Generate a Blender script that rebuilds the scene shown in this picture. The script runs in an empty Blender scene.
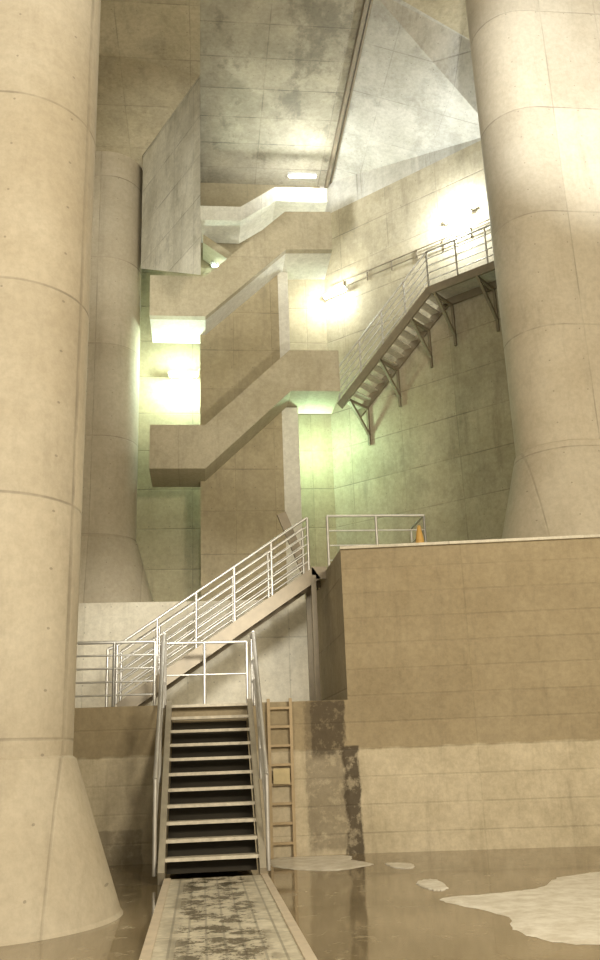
import bpy, math, random
from mathutils import Vector, Matrix
random.seed(4)
scene=bpy.context.scene
COL=scene.collection

# ---------------------------------------------------------------- materials
class NT:
    def __init__(s,name):
        s.m=bpy.data.materials.new(name); s.m.use_nodes=True
        s.t=s.m.node_tree; s.n=s.t.nodes; s.l=s.t.links
        s.b=s.n['Principled BSDF']
    def val(s,node_in,v):
        if isinstance(v,(int,float)): node_in.default_value=v
        elif isinstance(v,tuple): node_in.default_value=v if len(v)==4 or node_in.type=='VECTOR' else (*v,1)
        else: s.l.new(v,node_in)
    def math(s,op,a,b=0.0,c=None,clamp=False):
        n=s.n.new('ShaderNodeMath'); n.operation=op; n.use_clamp=clamp
        s.val(n.inputs[0],a); s.val(n.inputs[1],b)
        if c is not None: s.val(n.inputs[2],c)
        return n.outputs[0]
    def mix(s,f,a,b,mode='MIX'):
        n=s.n.new('ShaderNodeMix'); n.data_type='RGBA'; n.blend_type=mode
        s.val(n.inputs[0],f); s.val(n.inputs[6],a); s.val(n.inputs[7],b)
        return n.outputs[2]
    def noise(s,vec,scale,detail=4,rough=.6):
        n=s.n.new('ShaderNodeTexNoise'); s.val(n.inputs['Vector'],vec)
        n.inputs['Scale'].default_value=scale; n.inputs['Detail'].default_value=detail; n.inputs['Roughness'].default_value=rough
        return n.outputs['Fac']
    def ramp(s,f,a,b,smooth=True):
        n=s.n.new('ShaderNodeMapRange'); n.interpolation_type='SMOOTHSTEP' if smooth else 'LINEAR'
        s.val(n.inputs[0],f); n.inputs[1].default_value=a; n.inputs[2].default_value=b
        return n.outputs[0]
    def comb(s,x,y,z):
        n=s.n.new('ShaderNodeCombineXYZ'); s.val(n.inputs[0],x); s.val(n.inputs[1],y); s.val(n.inputs[2],z); return n.outputs[0]
    def pos(s):
        g=s.n.new('ShaderNodeNewGeometry'); sp=s.n.new('ShaderNodeSeparateXYZ'); s.l.new(g.outputs['Position'],sp.inputs[0])
        return g.outputs['Position'],sp.outputs[0],sp.outputs[1],sp.outputs[2]
    def bump(s,h,strength,dist=.02):
        n=s.n.new('ShaderNodeBump'); n.inputs['Strength'].default_value=strength; n.inputs['Distance'].default_value=dist
        s.val(n.inputs['Height'],h); s.l.new(n.outputs[0],s.b.inputs['Normal'])

def concrete(name,c1,c2,u=(1,0),horiz=False,us=1.8,zs=2.4,line=.35,holes=True,mott=.5,rough=.8,band=None,stains=(),lw=.012,mscale=.5,streak=.5,hole_sp=.6,patch=0,panel=.12,grain=.35):
    t=NT(name); P,x,y,z=t.pos()
    if horiz: uu=x; vv=y
    else:
        uu=t.math('ADD',t.math('MULTIPLY',x,u[0]),t.math('MULTIPLY',y,u[1])); vv=z
    def ln(v,s,off,w):
        f=t.math('FRACT',t.math('ADD',t.math('DIVIDE',v,s),off))
        d=t.math('MULTIPLY',t.math('MINIMUM',f,t.math('SUBTRACT',1.0,f)),s)
        return t.math('SUBTRACT',1.0,t.ramp(d,w*.4,w*1.6))
    L=t.math('MAXIMUM',t.math('MULTIPLY',ln(uu,us,.13,lw),.7),ln(vv,zs,.31,lw*1.2))
    brk=t.ramp(t.noise(P,.9,4),.38,.66)
    Lb=t.math('MULTIPLY',L,t.math('ADD',.25,brk))
    n1=t.noise(P,mscale,6,.68)
    n2=t.noise(t.comb(t.math('MULTIPLY',uu,3.0),t.math('MULTIPLY',vv,.35 if not horiz else 2.0),0.0),1.0,6,.72)
    n3=t.noise(t.comb(t.math('MULTIPLY',uu,.8),t.math('MULTIPLY',vv,.5),3.7),1.0,6,.7)
    f=t.ramp(n1,.5-mott*.4,.5+mott*.4)
    col=t.mix(f,c1,c2)
    wn=t.n.new('ShaderNodeTexWhiteNoise'); wn.noise_dimensions='2D'
    t.l.new(t.comb(t.math('FLOOR',t.math('ADD',t.math('DIVIDE',uu,us),.13)),t.math('FLOOR',t.math('ADD',t.math('DIVIDE',vv,zs),.31)),0.0),wn.inputs['Vector'])
    col=t.mix(panel,col,t.mix(wn.outputs['Value'],(.45,.45,.45),(1.35,1.35,1.35)),'MULTIPLY')
    dark=t.mix(.6,c1,(.08,.06,.035))
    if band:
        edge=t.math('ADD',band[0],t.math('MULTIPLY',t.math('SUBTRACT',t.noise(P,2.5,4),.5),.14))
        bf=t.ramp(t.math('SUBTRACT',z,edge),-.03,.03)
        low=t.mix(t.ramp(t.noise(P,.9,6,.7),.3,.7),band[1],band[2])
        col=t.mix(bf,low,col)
    col=t.mix(t.math('MULTIPLY',t.ramp(n2,.48,.78),streak),col,dark)
    if patch: col=t.mix(t.math('MULTIPLY',t.ramp(n3,.5,.62),patch),col,t.mix(.7,c2,(.07,.065,.05)))
    for (x0,x1,z0,z1,st,sw) in stains:
        nx=t.math('ADD',x,t.math('MULTIPLY',t.math('SUBTRACT',t.noise(t.comb(t.math('MULTIPLY',x,3.0),0.0,t.math('MULTIPLY',z,1.2)),1.0,5,.7),.5),sw))
        m=t.math('MULTIPLY',t.ramp(nx,x0,x0+.08),t.math('SUBTRACT',1.0,t.ramp(nx,x1-.08,x1)))
        m=t.math('MULTIPLY',m,t.math('SUBTRACT',1.0,t.ramp(z,z1-.05,z1)))
        m=t.math('MULTIPLY',m,t.ramp(z,z0-.05,z0+.2))
        m=t.math('MULTIPLY',m,t.math('ADD',.45,t.ramp(t.noise(P,5,5,.7),.35,.6)),clamp=True)
        m=t.math('MULTIPLY',m,st)
        col=t.mix(m,col,(.06,.042,.022))
    col=t.mix(t.math('MULTIPLY',Lb,line),col,(.05,.04,.03))
    if holes:
        hs=hole_sp
        fu=t.math('MULTIPLY',t.math('SUBTRACT',t.math('FRACT',t.math('DIVIDE',uu,hs)),.5),hs)
        fv=t.math('MULTIPLY',t.math('SUBTRACT',t.math('FRACT',t.math('DIVIDE',vv,hs)),.5),hs)
        d=t.math('SQRT',t.math('ADD',t.math('MULTIPLY',fu,fu),t.math('MULTIPLY',fv,fv)))
        h=t.math('MULTIPLY',t.math('LESS_THAN',d,.015),.4)
        col=t.mix(h,col,(.06,.05,.04))
    g=t.noise(P,9.0,6,.8)
    col=t.mix(grain,col,t.mix(t.ramp(g,.3,.7),(.58,.56,.53),(1.25,1.25,1.25)),'MULTIPLY')
    t.val(t.b.inputs['Base Color'],col)
    t.b.inputs['Roughness'].default_value=rough
    t.bump(t.math('SUBTRACT',t.math('MULTIPLY',g,.3),L),.35,.02)
    return t.m

def simple(name,c,rough=.5,metal=0,var=.15,scale=6):
    t=NT(name); P,x,y,z=t.pos()
    n=t.noise(P,scale,4)
    col=t.mix(n,tuple(max(0,v*(1-var*2)) for v in c),tuple(v*(1+var*1.5) for v in c))
    t.val(t.b.inputs['Base Color'],col); t.b.inputs['Roughness'].default_value=rough; t.b.inputs['Metallic'].default_value=metal
    return t.m
def emis(name,c,s):
    t=NT(name); t.b.inputs['Base Color'].default_value=(*c,1)
    t.b.inputs['Emission Color'].default_value=(*c,1); t.b.inputs['Emission Strength'].default_value=s
    return t.m

TAN=(.50,.435,.31); TAN2=(.42,.355,.24)
M_col=concrete('concrete_column_mat',(.53,.475,.37),(.43,.37,.27),us=1.35,zs=2.7,line=.4,mott=.5,hole_sp=.68,streak=.4,mscale=.3,panel=.15,grain=.25)
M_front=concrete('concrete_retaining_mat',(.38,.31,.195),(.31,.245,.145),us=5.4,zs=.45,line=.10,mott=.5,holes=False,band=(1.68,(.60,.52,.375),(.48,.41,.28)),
   stains=[(1.72,2.5,0,2.52,.5,.3),(1.85,2.5,1.5,2.52,.75,.35),(2.38,2.74,-.3,1.75,.9,.35),(-3,-.9,-.3,.55,.4,.5)],streak=.45,panel=.06)
M_low=concrete('concrete_tier_mat',(.70,.66,.55),(.60,.55,.44),us=2.4,zs=1.6,line=.25,streak=.35)  # lighter concrete: part of the middle wall's lit look is in the colour
M_back=concrete('concrete_back_mat',(.42,.36,.24),(.33,.28,.175),us=1.8,zs=1.2,line=.35)
M_diag=concrete('concrete_diag_mat',(.48,.425,.31),(.37,.32,.215),u=(.707,-.707),us=1.8,zs=1.2,line=.4,streak=.7,patch=.25)
M_tower=concrete('concrete_tower_mat',(.43,.365,.24),(.34,.285,.175),us=1.1,zs=1.2,line=.3,streak=.5,patch=.2)
M_para=concrete('concrete_parapet_mat',(.49,.435,.315),(.39,.34,.23),us=4.5,zs=9.0,line=.12,holes=False,streak=.55,patch=.12)
M_slab_lit=concrete('concrete_slab_lit_mat',(.70,.68,.60),(.60,.57,.49),horiz=True,us=2.2,zs=4.0,line=.15,holes=False)  # paler than tower concrete: lamplight on undersides and upper flight painted in
M_ceilL=concrete('concrete_soffit_mat',(.52,.455,.32),(.41,.355,.235),horiz=True,us=1.8,zs=1.8,line=.35,patch=.25)
M_ceil=concrete('concrete_ceiling_mat',(.45,.41,.31),(.30,.275,.205),horiz=True,us=2.1,zs=1.2,line=.5,mott=.35,mscale=.45,lw=.014,patch=.6,streak=.4)
M_haunch=concrete('concrete_haunch_mat',(.56,.54,.48),(.42,.40,.34),horiz=True,us=1.8,zs=1.8,line=.35,mott=.4,mscale=.4,patch=.3)
M_hang=concrete('concrete_hanging_mat',(.62,.59,.48),(.48,.45,.35),u=(.43,-.9),us=1.2,zs=1.2,line=.4,mott=.35,mscale=.8,patch=.3)
M_steel=simple('galvanised_steel',(.55,.53,.49),.4,.5)
M_stringer=simple('painted_stringer_steel',(.23,.19,.13),.5,.2)
M_tread=simple('tread_steel',(.56,.51,.41),.6,.1,.25,12)
M_strl=simple('stringer_pale',(.42,.38,.30),.5,.3)
M_dark=simple('stair_gap_shade',(.035,.03,.022),.6)  # near-black colour for the shade under the entry stair
M_wood=simple('ladder_wood',(.44,.33,.19),.6)
M_yel=simple('sign_yellow',(.52,.42,.22),.5)
M_orange=simple('cone_orange',(.60,.36,.10),.5)
M_house=simple('lamp_housing',(.5,.5,.48),.4)
M_lampW=emis('lamp_white',(1,1,.95),25)
M_lampG=emis('lamp_green_white',(.75,1,.85),25)

# floor
t=NT('wet_muddy_floor'); P,x,y,z=t.pos()
n1=t.noise(P,.45,6,.6); n2=t.noise(P,3.0,6,.7)
c=t.mix(t.ramp(n1,.35,.65),(.18,.14,.08),(.29,.23,.145))
c=t.mix(t.math('MULTIPLY',t.ramp(n2,.54,.7),.55),c,(.48,.41,.29))
t.val(t.b.inputs['Base Color'],c)
t.val(t.b.inputs['Roughness'],t.math('ADD',.03,t.math('MULTIPLY',t.ramp(n2,.5,.75),.3)))
t.b.inputs['IOR'].default_value=1.7
t.bump(n2,.06,.01); M_floor=t.m
# pale mud
t=NT('pale_dried_mud'); P,x,y,z=t.pos()
n2=t.noise(P,4,6,.7)
t.val(t.b.inputs['Base Color'],t.mix(t.ramp(n2,.3,.7),(.62,.57,.47),(.9,.87,.79))); t.b.inputs['Roughness'].default_value=.4
t.bump(n2,.15,.02); M_mud=t.m
# walkway
t=NT('wet_walkway_planks'); P,x,y,z=t.pos()
fx=t.math('FRACT',t.math('DIVIDE',t.math('ADD',x,.45),.16)); fy=t.math('FRACT',t.math('DIVIDE',y,1.8))
L=t.math('MAXIMUM',t.math('LESS_THAN',fx,.14),t.math('LESS_THAN',fy,.015))
n1=t.noise(P,2.6,8,.8)
c=t.mix(t.ramp(t.noise(P,6,5,.7),.3,.7),(.42,.365,.27),(.66,.60,.48))
xm=t.math('SUBTRACT',1.0,t.ramp(t.math('ABSOLUTE',t.math('SUBTRACT',x,.17)),.25,.62))
w=t.math('MULTIPLY',t.ramp(n1,.465,.545),xm)
c=t.mix(t.math('MULTIPLY',w,.85),c,(.095,.078,.045))
c=t.mix(t.math('MULTIPLY',L,.45),c,(.09,.07,.045))
t.val(t.b.inputs['Base Color'],c)
t.val(t.b.inputs['Roughness'],t.math('SUBTRACT',.5,t.math('MULTIPLY',w,.35)))
M_walk=t.m

# ---------------------------------------------------------------- mesh builder
class MB:
    def __init__(s): s.v=[];s.f=[];s.mi=[];s.sm=[]
    def add(s,vs,fs,mi=0,sm=False):
        o=len(s.v); s.v+= [tuple(v) for v in vs]; s.f+=[[i+o for i in f] for f in fs]; s.mi+=[mi]*len(fs); s.sm+=[sm]*len(fs)
    def box(s,x0,x1,y0,y1,z0,z1,mi=0):
        v=[(x,y,z) for z in(z0,z1) for x,y in((x0,y0),(x1,y0),(x1,y1),(x0,y1))]
        s.add(v,[[0,3,2,1],[4,5,6,7],[0,1,5,4],[1,2,6,5],[2,3,7,6],[3,0,4,7]],mi)
    def prism(s,pts,vec,mi=0):
        n=len(pts); v=[Vector(p) for p in pts]; v+= [p+Vector(vec) for p in v]
        s.add(v,[list(range(n))[::-1],list(range(n,2*n))]+[[i,(i+1)%n,n+(i+1)%n,n+i] for i in range(n)],mi)
    def tube(s,a,b,r=.025,mi=0,n=8):
        a=Vector(a);b=Vector(b);d=(b-a)
        if d.length<1e-6:return
        d.normalize(); up=Vector((0,0,1)) if abs(d.z)<.9 else Vector((1,0,0))
        p=d.cross(up).normalized(); q=d.cross(p)
        ring=[p*math.cos(2*math.pi*i/n)*r+q*math.sin(2*math.pi*i/n)*r for i in range(n)]
        s.add([a+k for k in ring]+[b+k for k in ring],[[i,(i+1)%n,n+(i+1)%n,n+i] for i in range(n)],mi,True)
        s.add([a+k for k in ring],[list(range(n))[::-1]],mi); s.add([b+k for k in ring],[list(range(n))],mi)
    def path(s,pts,r=.025,mi=0):
        for a,b in zip(pts,pts[1:]): s.tube(a,b,r,mi)
    def bar(s,a,b,w,h,mi=0,side=None):
        a=Vector(a);b=Vector(b);d=(b-a).normalized()
        sd=Vector((d.y,-d.x,0)) if side is None else Vector(side)
        if sd.length<1e-4: sd=Vector((1,0,0))
        sd.normalize(); upv=sd.cross(d).normalized()
        k=[sd*sx*w/2+upv*sz*h/2 for sx,sz in((-1,-1),(1,-1),(1,1),(-1,1))]
        v=[a+i for i in k]+[b+i for i in k]
        s.add(v,[[0,3,2,1],[4,5,6,7],[0,1,5,4],[1,2,6,5],[2,3,7,6],[3,0,4,7]],mi)
    def obj(s,name,mats,parent=None,bevel=0,origin=None):
        me=bpy.data.meshes.new(name)
        if origin is None and parent is None:
            xs=[v[0] for v in s.v];ys=[v[1] for v in s.v];zs=[v[2] for v in s.v]
            origin=((min(xs)+max(xs))/2,(min(ys)+max(ys))/2,min(zs))
        if origin is None: origin=(0,0,0)
        o3=Vector(origin)
        me.from_pydata([tuple(Vector(v)-o3) for v in s.v],[],s.f)
        for m in (mats if isinstance(mats,list) else [mats]): me.materials.append(m)
        for p,mi,sm in zip(me.polygons,s.mi,s.sm): p.material_index=mi; p.use_smooth=sm
        import bmesh
        bm=bmesh.new(); bm.from_mesh(me); bmesh.ops.recalc_face_normals(bm,faces=bm.faces); bm.to_mesh(me); bm.free()
        ob=bpy.data.objects.new(name,me); COL.objects.link(ob); ob.location=o3
        if parent: ob.parent=parent; ob.matrix_parent_inverse=Matrix.Translation(-parent.location)
        if bevel:
            b=ob.modifiers.new('bevel','BEVEL'); b.width=bevel; b.segments=2; b.limit_method='ANGLE'
        return ob
def empty(name,loc=(0,0,0)):
    e=bpy.data.objects.new(name,None); e.location=loc; COL.objects.link(e); e.empty_display_size=.3; return e

# ---------------------------------------------------------------- room shell
ZF=2.5; ZT=5.2; YB=25.7
m=MB(); m.add([(-12,-8,0),(13,-8,0),(13,16,0),(-12,16,0)],[[0,1,2,3]]); m.obj('floor',M_floor)
def mudpatch(name,pts,z=.012):
    out=[]
    n=len(pts)
    for i in range(n):
        p0,p1,p2,p3=[Vector(pts[(i+k)%n]) for k in(-1,0,1,2)]
        for k in range(8):
            u=k/8
            q=.5*((2*p1)+(p2-p0)*u+(2*p0-5*p1+4*p2-p3)*u*u+(-p0+3*p1-3*p2+p3)*u**3)
            out.append((q.x+random.uniform(-.02,.02),q.y+random.uniform(-.03,.03)))
    m=MB(); c=(sum(p[0] for p in out)/len(out),sum(p[1] for p in out)/len(out))
    N=len(out)
    vs=[(c[0],c[1],z)]+[((p[0]*.94+c[0]*.06),(p[1]*.94+c[1]*.06),z) for p in out]+[(p[0],p[1],.001) for p in out]
    fs=[[0,1+i,1+(i+1)%N] for i in range(N)]+[[1+i,1+N+i,1+N+(i+1)%N,1+(i+1)%N] for i in range(N)]
    m.add(vs,fs); m.obj(name,M_mud)
mudpatch('dried_mud_patch',[(2.65,10.8),(3.3,11.0),(4.0,11.3),(4.5,12.0),(5.3,12.4),(6.5,12.8),(8,12.5),(8,9),(6,7.6),(4.2,7.9),(3.1,8.1),(2.85,8.9),(3.0,9.6)])
mudpatch('dried_mud_patch',[(1.15,15.8),(1.8,15.85),(2.4,15.7),(2.35,15.1),(2.55,14.4),(2.0,13.9),(1.6,14.0),(1.1,14.7)])
mudpatch('dried_mud_patch',[(2.75,14.4),(3.1,14.2),(3.0,13.7),(2.8,13.8)])
mudpatch('dried_mud_patch',[(2.7,12.2),(3.0,12.4),(2.95,11.6),(2.75,11.5)])

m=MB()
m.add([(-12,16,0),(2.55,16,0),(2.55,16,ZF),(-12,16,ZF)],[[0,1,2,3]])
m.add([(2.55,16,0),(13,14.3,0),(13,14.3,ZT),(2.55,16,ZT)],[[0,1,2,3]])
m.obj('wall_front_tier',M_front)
m=MB()
m.add([(-12,16,ZF),(2.55,16,ZF),(2.55,21.5,ZF),(-12,21.5,ZF)],[[0,1,2,3]])
m.obj('trim_lower_tier_top',M_low)
m=MB()
m.add([(2.55,16,ZF),(2.55,21.5,ZF),(2.55,21.5,ZT),(2.55,16,ZT)],[[0,1,2,3]])
m.obj('wall_block_side',concrete('concrete_side_mat',(.42,.355,.24),(.32,.265,.17),u=(0,1),us=1.3,zs=1.0,line=.3,streak=.8,patch=.35))
m=MB()
m.add([(-12,21.5,ZF),(2.55,21.5,ZF),(2.55,21.5,ZT),(-12,21.5,ZT)],[[0,1,2,3]])
m.obj('wall_middle_tier',M_low)
m=MB()
m.add([(-12,21.5,ZT),(2.55,21.5,ZT),(2.55,YB,ZT),(-12,YB,ZT)],[[0,1,2,3]])
m.add([(2.55,16,ZT),(13,14.3,ZT),(13,16.7,ZT),(4.0,YB,ZT),(2.55,YB,ZT)],[[0,1,2,3,4]])
m.obj('trim_upper_tier_top',M_low)
m=MB(); m.prism([(2.53,15.98,ZT-.02),(2.53,15.93,ZT-.02),(2.53,15.93,ZT+.03),(2.53,15.98,ZT+.03)],(10.4,-1.69,0)); m.obj('trim_block_edge',M_low)

m=MB(); m.add([(-12,YB,ZT),(4.0,YB,ZT),(4.0,YB,19.8),(-12,YB,19.8)],[[0,1,2,3]]); m.obj('wall_back',M_back)
m=MB(); m.add([(4.0,YB,ZT),(13,16.7,ZT),(13,16.7,18.6),(4.0,YB,18.6)],[[0,1,2,3]]); m.obj('wall_diagonal',M_diag)
m=MB(); m.add([(-12,-8,0),(-12,YB,0),(-12,YB,19.8),(-12,-8,19.8)],[[0,1,2,3]]); m.obj('wall_left',concrete('concrete_left_mat',TAN,TAN2,u=(0,1)))
m=MB(); m.add([(13,-8,0),(13,16.7,0),(13,16.7,19.8),(13,-8,19.8)],[[0,1,2,3]]); m.obj('wall_right',concrete('concrete_right_mat',TAN,TAN2,u=(0,1)))
# ceilings
ZS=18.9
m=MB(); m.prism([(-12,2,ZS),(0.02,2,ZS),(0.02,19.75,ZS),(-1.70,23.2,ZS),(-1.70,25.65,ZS),(-12,25.65,ZS)],(0,0,.85)); m.obj('ceiling_left_soffit',M_ceilL)
m=MB(); m.add([(-12,-8,19.8),(4.2,-8,19.8),(4.2,YB,19.8),(-12,YB,19.8)],[[0,1,2,3]])
m.obj('ceiling',M_ceil)
m=MB(); m.add([(4.2,-8,19.8),(13,-8,19.8),(13,17,19.8),(7.6,19.2,19.8),(4.9,17.7,19.8),(4.2,17.5,19.8)],[[0,1,2,3,4,5]]); m.obj('ceiling_right',M_ceilL)
m=MB(); m.add([(4.2,17.5,19.8),(4.2,25.5,19.8),(4.0,YB,18.6),(8.5,21.2,18.6),(7.6,19.2,19.8),(4.9,17.7,19.8),(13,16.7,18.6),(13,17,19.8)],
   [[0,1,2,3],[0,3,4,5],[3,6,7,4]]); m.obj('ceiling_haunch',M_haunch)
m=MB(); m.box(4.14,4.24,0,25.6,19.6,19.8); m.box(4.3,4.36,0,25.4,19.7,19.8); m.obj('ceiling_beam',M_stringer)
# hanging haunch wall under soffit
m=MB()
A=(-1.68,23.2);B=(.02,19.75);C=(.02,25.6);D=(-1.68,25.6)
v=[(*A,15.1),(*B,12.95),(*C,17.2),(*D,16.6),(*A,ZS),(*B,ZS),(*C,ZS+.85),(*D,ZS+.85)]
m.add(v,[[0,1,5,4],[1,2,6,5],[2,3,7,6],[3,0,4,7],[0,3,2],[0,2,1]]); m.obj('wall_hanging_haunch',M_hang)

# ---------------------------------------------------------------- columns
def column(xa,xb,yc,z0,z1,r=1.0,R=1.58,sk=1.9):
    m=MB()
    def outline(rad,z,N=28):
        pts=[]
        for i in range(N+1):
            a=-math.pi/2+math.pi*i/N; pts.append((xb+rad*math.cos(a),yc+rad*math.sin(a),z))
        for i in range(N+1):
            a=math.pi/2+math.pi*i/N; pts.append((xa+rad*math.cos(a),yc+rad*math.sin(a),z))
        return pts
    def loft(levels):
        n=len(levels[0]); v=[];f=[]
        for l in levels:v+=l
        for k in range(len(levels)-1):
            for i in range(n):
                f.append([k*n+i,k*n+(i+1)%n,(k+1)*n+(i+1)%n,(k+1)*n+i])
        m.add(v,f,0,True)
    loft([outline(R+.03,z0),outline(R,z0+.04)])
    loft([outline(R,z0+.04),outline(r+.04,z0+sk)])
    loft([outline(r+.04,z0+sk),outline(r,z0+sk+.03)])
    zs=[z0+sk+.03]+[z0+sk+.03+k*3 for k in range(1,8) if z0+sk+k*3<z1-1]+[z1]
    loft([outline(r,z) for z in zs])
    n=len(outline(r,0)); m.add(outline(r,z1),[list(range(n))]); m.add(outline(R+.03,z0),[list(range(n))[::-1]])
    m.obj('concrete_column',M_col)
column(-6.6,-2.47,11.0,0,ZS,1.0,1.58,1.66)
column(-7.0,-2.73,24.05,ZT,ZS,1.0,1.6,2.0)
column(7.6,11.2,17.2,ZT,19.8,1.0,1.6,2.2)

# ---------------------------------------------------------------- stair tower
tw=empty('concrete_stair_tower',(1.2,24,ZT))
def band(name,prof_top,h,y0,y1,mat=M_para,th=.22,end_l=True,end_r=True,slab=.28,smat=None):
    m=MB()
    top=[(x,y0,z) for x,z in prof_top]; bot=[(x,y0,z-h) for x,z in prof_top][::-1]
    m.prism(top+bot,(0,th,0))
    for (x0,z0),(x1,z1) in zip(prof_top,prof_top[1:]):
        m.prism([(x0,y0+th,z0-h+slab),(x1,y0+th,z1-h+slab),(x1,y0+th,z1-h),(x0,y0+th,z0-h)],(0,y1-y0-th,0),1)
    if end_l:
        x,z=prof_top[0]; m.box(x,x+th,y0+th,y1,z-h+slab,z)
    if end_r:
        x,z=prof_top[-1]; m.box(x-th,x,y0+th,y1,z-h+slab,z)
    return m.obj(name,[mat,smat or mat],tw)
band('parapet_flight_lower',[(-1.33,10.1),(.13,10.1),(2.46,12.32),(3.82,12.32)],1.22,22.6,24.3,end_r=False)
band('parapet_flight_middle',[(-1.38,14.55),(.15,14.55),(2.46,16.72),(3.8,16.76)],1.25,22.6,24.3,smat=M_slab_lit)
band('parapet_flight_upper',[(0.02,17.98),(1.26,17.98),(2.36,18.74),(4.0,18.74)],.5,24.3,25.6,mat=M_slab_lit,end_l=False,smat=M_slab_lit,slab=.2)
CY=23.75
m=MB(); m.box(0.0,2.3,CY,24.6,ZT,8.9)
m.prism([(0,CY,8.9),(0,CY,9.0),(2.3,CY,11.1),(2.3,CY,8.9)],(0,.85,0))
m.prism([(0.0,CY,9.0),(2.3,CY,11.1),(2.3,CY,15.5),(0.0,CY,13.3)],(0,.85,0))
m.obj('core_wall',M_tower,tw)
m=MB(); m.box(2.3,2.76,23.75,24.4,ZT,11.07); m.obj('pilaster_lower',M_slab_lit,tw)
m=MB(); m.box(2.3,2.6,23.75,24.4,11.35,15.4); m.obj('pilaster_upper',M_slab_lit,tw)
m=MB()
for (x0,z0,x1,z1) in ((2.4,11.1,.1,13.3),(2.4,15.5,.1,17.2)):
    m.prism([(x0,24.65,z0),(x1,24.65,z1),(x1,24.65,z1-.3),(x0,24.65,z0-.3)],(0,1.0,0))
m.obj('return_flights',M_para,tw)
m=MB()
for (x0,z0,x1,z1) in ((.13,9.16,2.46,11.38),(.15,13.58,2.46,15.75)):
    n=12
    for i in range(n):
        xx=x0+(x1-x0)*i/n; zz=z0+(z1-z0)*(i+1)/n
        m.box(xx,xx+(x1-x0)/n,22.82,24.3,zz-(z1-z0)/n-.02,zz)
m.obj('concrete_steps',M_para,tw)

# ---------------------------------------------------------------- railings
def railing(mb,pts,h=1.1,bars=4,post_every=1.2,r=.022,pr=.028,low=.18,endposts=True):
    pts=[Vector(p) for p in pts]
    for k in range(bars+1):
        z=h*(1-k*(1-low)/bars) if k else h
        rr=r*1.25 if k==0 else r*.75
        mb.path([p+Vector((0,0,z)) for p in pts],rr)
    for a,b in zip(pts,pts[1:]):
        n=max(1,round((b-a).length/post_every))
        for i in range(n+1):
            p=a.lerp(b,i/n); mb.tube(p,p+Vector((0,0,h)),pr)

# lower entry stair ------------------------------------------------
st=empty('steel_access_stair',(.15,14.7,0))
y0,y1,z0,z1=13.3,16.0,.1,2.5
n=11
m=MB()
for xs in (-.54,.83):
    m.bar((xs,y0-.05,z0-.05),(xs,y1,z1-.05),.09,.30)
m.obj('stringers',M_strl,st)
m=MB()
for i in range(n):
    yy=y0+(y1-y0)*(i+.4)/n; zz=z0+(z1-z0)*(i+1)/n
    if i==n-1: zz=z1-.01
    m.box(-.50,.79,yy-.05,yy+.2,zz-.045,zz)
m.obj('treads',M_tread,st)
m=MB(); m.prism([(-.48,y0+.25,.1),(-.48,y1-.01,.1),(-.48,y1-.01,2.2)],(1.25,0,0)); 
m.obj('understair_shade',M_dark,st)  # dark wedge standing in for shade behind the open risers
m=MB()
for xs in (-.64,.92):
    lo=Vector((xs,y0+.1,z0+.05)); up=Vector((xs,y1,z1))
    for hh,rr in ((1.2,.034),(.75,.02),(.4,.018)):
        m.path([lo+Vector((0,0,hh)),up+Vector((0,0,hh)),up+Vector((0,.55,hh))],rr)
    for f in (0,.5,1): 
        p=lo.lerp(up,f); m.tube(p-Vector((0,0,.05)),p+Vector((0,0,1.2)),.03)
    m.tube(up+Vector((0,.55,0)),up+Vector((0,.55,1.2)),.03)
m.obj('handrails',M_steel,st)

m=MB(); m.box(-.41,.80,-6,13.23,.0,.07,0); m.obj('floor_walkway',M_walk)
m=MB(); m.box(-.50,-.41,-6,13.23,0,.085); m.box(.80,.89,-6,13.23,0,.085); m.obj('trim_walkway_edge',simple('walkway_curb',(.56,.47,.36),.6))

# tier railing
m=MB()
railing(m,[(-6.5,16.12,ZF),(-1.5,16.12,ZF),(-.8,16.12,ZF)],1.1,4,1.25)
m.obj('tier_railing',M_steel)
m=MB()
railing(m,[(-.72,17.0,ZF),(.85,17.0,ZF)],1.17,1,.8,low=.5)
m.obj('tier_railing',M_steel)

# diagonal stair ---------------------------------------------------
ds=empty('steel_diagonal_stair',(.4,18.5,ZF))
a=Vector((-1.55,18.0,ZF+.05)); b=Vector((2.35,18.0,ZT-.05))
m=MB()
for yy in (18.0,18.95):
    m.bar((a.x,yy,a.z),(b.x,yy,b.z),.06,.27)
m.bar((b.x-.1,18.0,b.z),(2.56,18.0,b.z),.06,.25); m.bar((b.x-.1,18.95,b.z),(2.56,18.95,b.z),.06,.25)
m.obj('stringers',M_stringer,ds)
m=MB()
for i in range(14):
    f=(i+.5)/14; p=a.lerp(b,f); m.box(p.x-.14,p.x+.12,18.03,18.92,p.z+.02,p.z+.06)
m.box(b.x-.1,2.56,18.03,18.92,b.z+.02,b.z+.08)
m.obj('treads',M_tread,ds)
m=MB()
for yy in (18.0,18.95):
    railing(m,[(-1.62,yy,ZF+.15),(2.2,yy,ZT)],1.12,5,.95)
m.path([(-1.62,18.0,ZF+1.27),(-1.8,18.0,ZF+1.2),(-1.8,18.0,ZF)],.03)
m.obj('handrails',M_steel,ds)
m=MB()
m.bar((1.76,19.02,6.68),(2.42,19.02,4.95),.1,.2); m.bar((2.28,18.0,ZF),(2.28,18.0,5.1),.1,.1,side=(1,0,0)); m.bar((2.28,18.95,ZF),(2.28,18.95,5.1),.1,.1,side=(1,0,0))
m.obj('support_posts',M_stringer,ds)
m=MB(); railing(m,[(2.62,18.0,ZT),(4.68,18.0,ZT)],1.15,3,1.1)
railing(m,[(4.68,18.0,ZT),(4.68,19.2,ZT)],1.15,3,1.1)
m.obj('landing_railing',M_steel)

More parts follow.
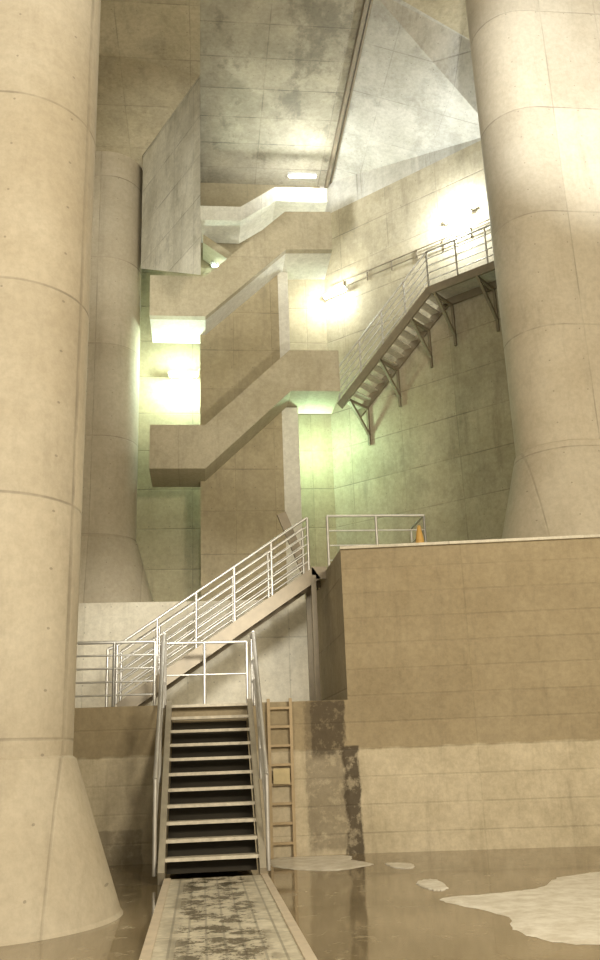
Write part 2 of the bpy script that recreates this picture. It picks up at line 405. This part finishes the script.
# ladder -----------------------------------------------------------
ld=empty('wooden_wall_ladder',(1.34,15.9,0))
m=MB()
for xs in(1.15,1.53): m.box(xs-.025,xs+.025,15.88,15.95,0,2.55)
for i in range(8): m.box(1.15,1.53,15.89,15.93,.2+i*.31,.24+i*.31)
m.obj('rails_and_rungs',M_wood,ld)
m=MB(); m.box(1.2,1.48,15.85,15.88,1.15,1.4); m.box(1.22,1.46,15.845,15.85,1.2,1.23); m.box(1.22,1.46,15.845,15.85,1.3,1.33); m.obj('yellow_notice_plate',M_yel,ld)

# safety cone on block
m=MB(); N=16
def ring(r,z): return [(4.38+r*math.cos(2*math.pi*i/N),17.3+r*math.sin(2*math.pi*i/N),z) for i in range(N)]
lv=[(.13,ZT+.03),(.10,ZT+.3),(.085,ZT+.45),(.06,ZT+.6),(.035,ZT+.75),(.0,ZT+.76)]
vs=[];fs=[]
for r,z in lv: vs+=ring(r,z)
for k in range(len(lv)-1):
    for i in range(N): fs.append([k*N+i,k*N+(i+1)%N,(k+1)*N+(i+1)%N,(k+1)*N+i])
m.add(vs,fs,0,True); m.box(4.2,4.56,17.12,17.48,ZT,ZT+.03)
m.obj('traffic_cone',[M_orange])

# upper wall stair + gallery along 45deg wall -----------------------
ug=empty('steel_wall_gallery',(6.5,22,11.2))
s2=math.sqrt(.5); along=Vector((s2,-s2,0)); inn=Vector((s2,s2,0))
A0=Vector((4.05,24.2,11.3)); A1=Vector((6.35,21.9,13.85)); A2=A1+along*5.5
W=1.0
m=MB()
for off in (0,W*.95):
    o=inn*off
    m.bar(A0+o,A1+o,.07,.24); m.bar(A1+o-along*.1,A2+o,.07,.24)
m.obj('stringers',M_stringer,ug)
m=MB()
N=13
for i in range(N):
    p=A0.lerp(A1,(i+.5)/N)+Vector((0,0,.06))
    c=p+inn*W*.48
    q=[c+along*sx*.12+inn*sy*W*.46 for sx,sy in((-1,-1),(1,-1),(1,1),(-1,1))]
    m.prism([tuple(k) for k in q],(0,0,.04))
q=[A1+Vector((0,0,.1)),A2+Vector((0,0,.1)),A2+inn*W+Vector((0,0,.1)),A1+inn*W+Vector((0,0,.1))]
m.prism([tuple(k) for k in q],(0,0,.04))
m.obj('treads_and_deck',M_tread,ug)
m=MB()
o=Vector((0,0,.12))
railing(m,[A0+o,A1+o,A2+o],1.1,4,.95)
m.obj('handrails',M_steel,ug)
m=MB()
for f in (.1,.45,.8):
    p=A0.lerp(A1,f)
    m.bar(p+inn*.0-Vector((0,0,.1)),p+inn*.98-Vector((0,0,1.0)),.07,.09); m.bar(p-Vector((0,0,.15)),p+inn*.98-Vector((0,0,.15)),.07,.08)
    m.bar(p+inn*.95-Vector((0,0,1.3)),p+inn*.95-Vector((0,0,.1)),.07,.07,side=along)
for f in (.03,.27,.5,.75,.98):
    p=A1.lerp(A2,f)
    m.bar(p-Vector((0,0,.1)),p+inn*.98-Vector((0,0,1.1)),.07,.09); m.bar(p-Vector((0,0,.15)),p+inn*.98-Vector((0,0,.15)),.07,.08)
    m.bar(p+inn*.95-Vector((0,0,1.4)),p+inn*.95-Vector((0,0,.1)),.07,.07,side=along)
m.obj('brackets',M_stringer,ug)
m=MB()
Wp=lambda s,z,o=.08: Vector((4.0,YB,z))+along*s-inn*o
m.tube(Wp(.3,15.9),Wp(9,15.9),.02); m.tube(Wp(.3,15.7),Wp(9,15.7),.018)
for k in range(10):
    p=Wp(.8+k*.9,15.6,.05); m.bar(p,p+Vector((0,0,.35)),.03,.05,side=along)
m.obj('wall_conduit',M_stringer)

# ---------------------------------------------------------------- lamps
def fixture(loc,dirv,mat,energy,color,length=.9,lightoff=(0,0,-.2),rad=.15):
    e=empty('fluorescent_wall_lamp',loc)
    L=Vector(loc); d=Vector(dirv).normalized()*length/2
    m=MB(); m.bar(L-d,L+d,.14,.09); m.obj('housing',M_house,e)
    m=MB(); m.tube(L-d*.92+Vector((0,0,-.075)),L+d*.92+Vector((0,0,-.075)),.03); m.obj('tube',mat,e)
    li=bpy.data.lights.new('lamp_light','POINT'); li.energy=energy; li.color=color; li.shadow_soft_size=rad
    o=bpy.data.objects.new('lamp_light',li); COL.objects.link(o); o.parent=e; o.location=lightoff
fixture((-.5,25.3,12.75),(1,0,0),M_lampG,430,(.76,1,.82),lightoff=(0,-.35,-.15))
fixture(tuple(Wp(.55,15.55,.2)),along,M_lampW,170,(.93,1,.93),lightoff=tuple(-inn*.35+Vector((0,0,-.1))))
fixture((3.2,24.0,19.0),(1,0,0),M_lampW,190,(.95,1,1),lightoff=(0,-.05,-.35))
fixture((.8,25.4,16.6),(1,0,0),M_lampG,80,(.85,1,.87),lightoff=(0,-.3,-.15))
fixture(tuple(Wp(5.0,16.4,.15)),along,M_lampW,430,(.93,1,1),lightoff=tuple(-inn*.5+Vector((0,0,-.1))))
fixture((2.5,24.75,10.7),(1,0,0),M_lampG,190,(.62,1,.66),length=.4,lightoff=(.75,-.2,-.4))

def area(name,loc,target,size,energy,color):
    li=bpy.data.lights.new(name,'AREA'); li.size=size; li.energy=energy; li.color=color
    o=bpy.data.objects.new(name,li); COL.objects.link(o); o.location=loc
    o.rotation_euler=(Vector(target)-Vector(loc)).to_track_quat('-Z','Y').to_euler(); return o
def spot(name,loc,target,energy,color,ang=60,blend=.8,rad=.4):
    li=bpy.data.lights.new(name,'SPOT'); li.energy=energy; li.color=color; li.spot_size=math.radians(ang); li.spot_blend=blend; li.shadow_soft_size=rad
    o=bpy.data.objects.new(name,li); COL.objects.link(o); o.location=loc
    o.rotation_euler=(Vector(target)-Vector(loc)).to_track_quat('-Z','Y').to_euler(); return o
area('floodlight_left',(-5,-3,8),(0,18,6),2.5,900,(1,.88,.68))
area('floodlight_right',(6,-2,7),(3,18,8),2.5,1750,(1,.89,.68))
spot('spotlight_column',(4.5,5,10),(10.2,17,16.8),13000,(.95,.99,1),38)
spot('fill_spot_haunch',(2,12,6),(6.5,22,19),600,(.95,1,1),45)  # unseen fill spot, added to brighten the sloping haunch
spot('fill_spot_hanging_wall',(-4.5,15,7),(-.8,21.5,15.2),4200,(1,.99,.88),36)  # added fill from left front, unseen, lifts the hanging slab's face
spot('fill_spot_middle_wall',(.3,9,5),(-.2,21.5,3.9),4200,(1,.96,.85),34)  # unseen fill, added so the middle tier wall comes out brighter
spot('spotlight_tower',(2.5,13,5.5),(1.5,23,12.5),1500,(1,.95,.80),50)
spot('spotlight_left_column',(0,3,9),(-2.4,11,14.5),800,(.98,.99,.96),55)

w=bpy.data.worlds.new('world'); scene.world=w; w.use_nodes=True
w.node_tree.nodes['Background'].inputs[0].default_value=(1,.93,.78,1); w.node_tree.nodes['Background'].inputs[1].default_value=1.05

# ---------------------------------------------------------------- camera
psi,th,rho=map(math.radians,(6.6,17,2.1))
F=Vector((math.sin(psi)*math.cos(th),math.cos(psi)*math.cos(th),math.sin(th)))
R0=Vector((math.cos(psi),-math.sin(psi),0)); U0=R0.cross(F)
R=R0*math.cos(rho)-U0*math.sin(rho); U=U0*math.cos(rho)+R0*math.sin(rho)
cd=bpy.data.cameras.new('camera'); cam=bpy.data.objects.new('camera',cd); COL.objects.link(cam)
mat=Matrix((R,U,-F)).transposed().to_4x4(); mat.translation=(0,0,1.6); cam.matrix_world=mat
cd.sensor_fit='VERTICAL'; cd.sensor_height=24; cd.lens=24*900/960; cd.clip_end=200
scene.camera=cam
try:
    scene.view_settings.view_transform='Standard'; scene.view_settings.look='None'; scene.view_settings.exposure=0
except Exception as e: print(e)
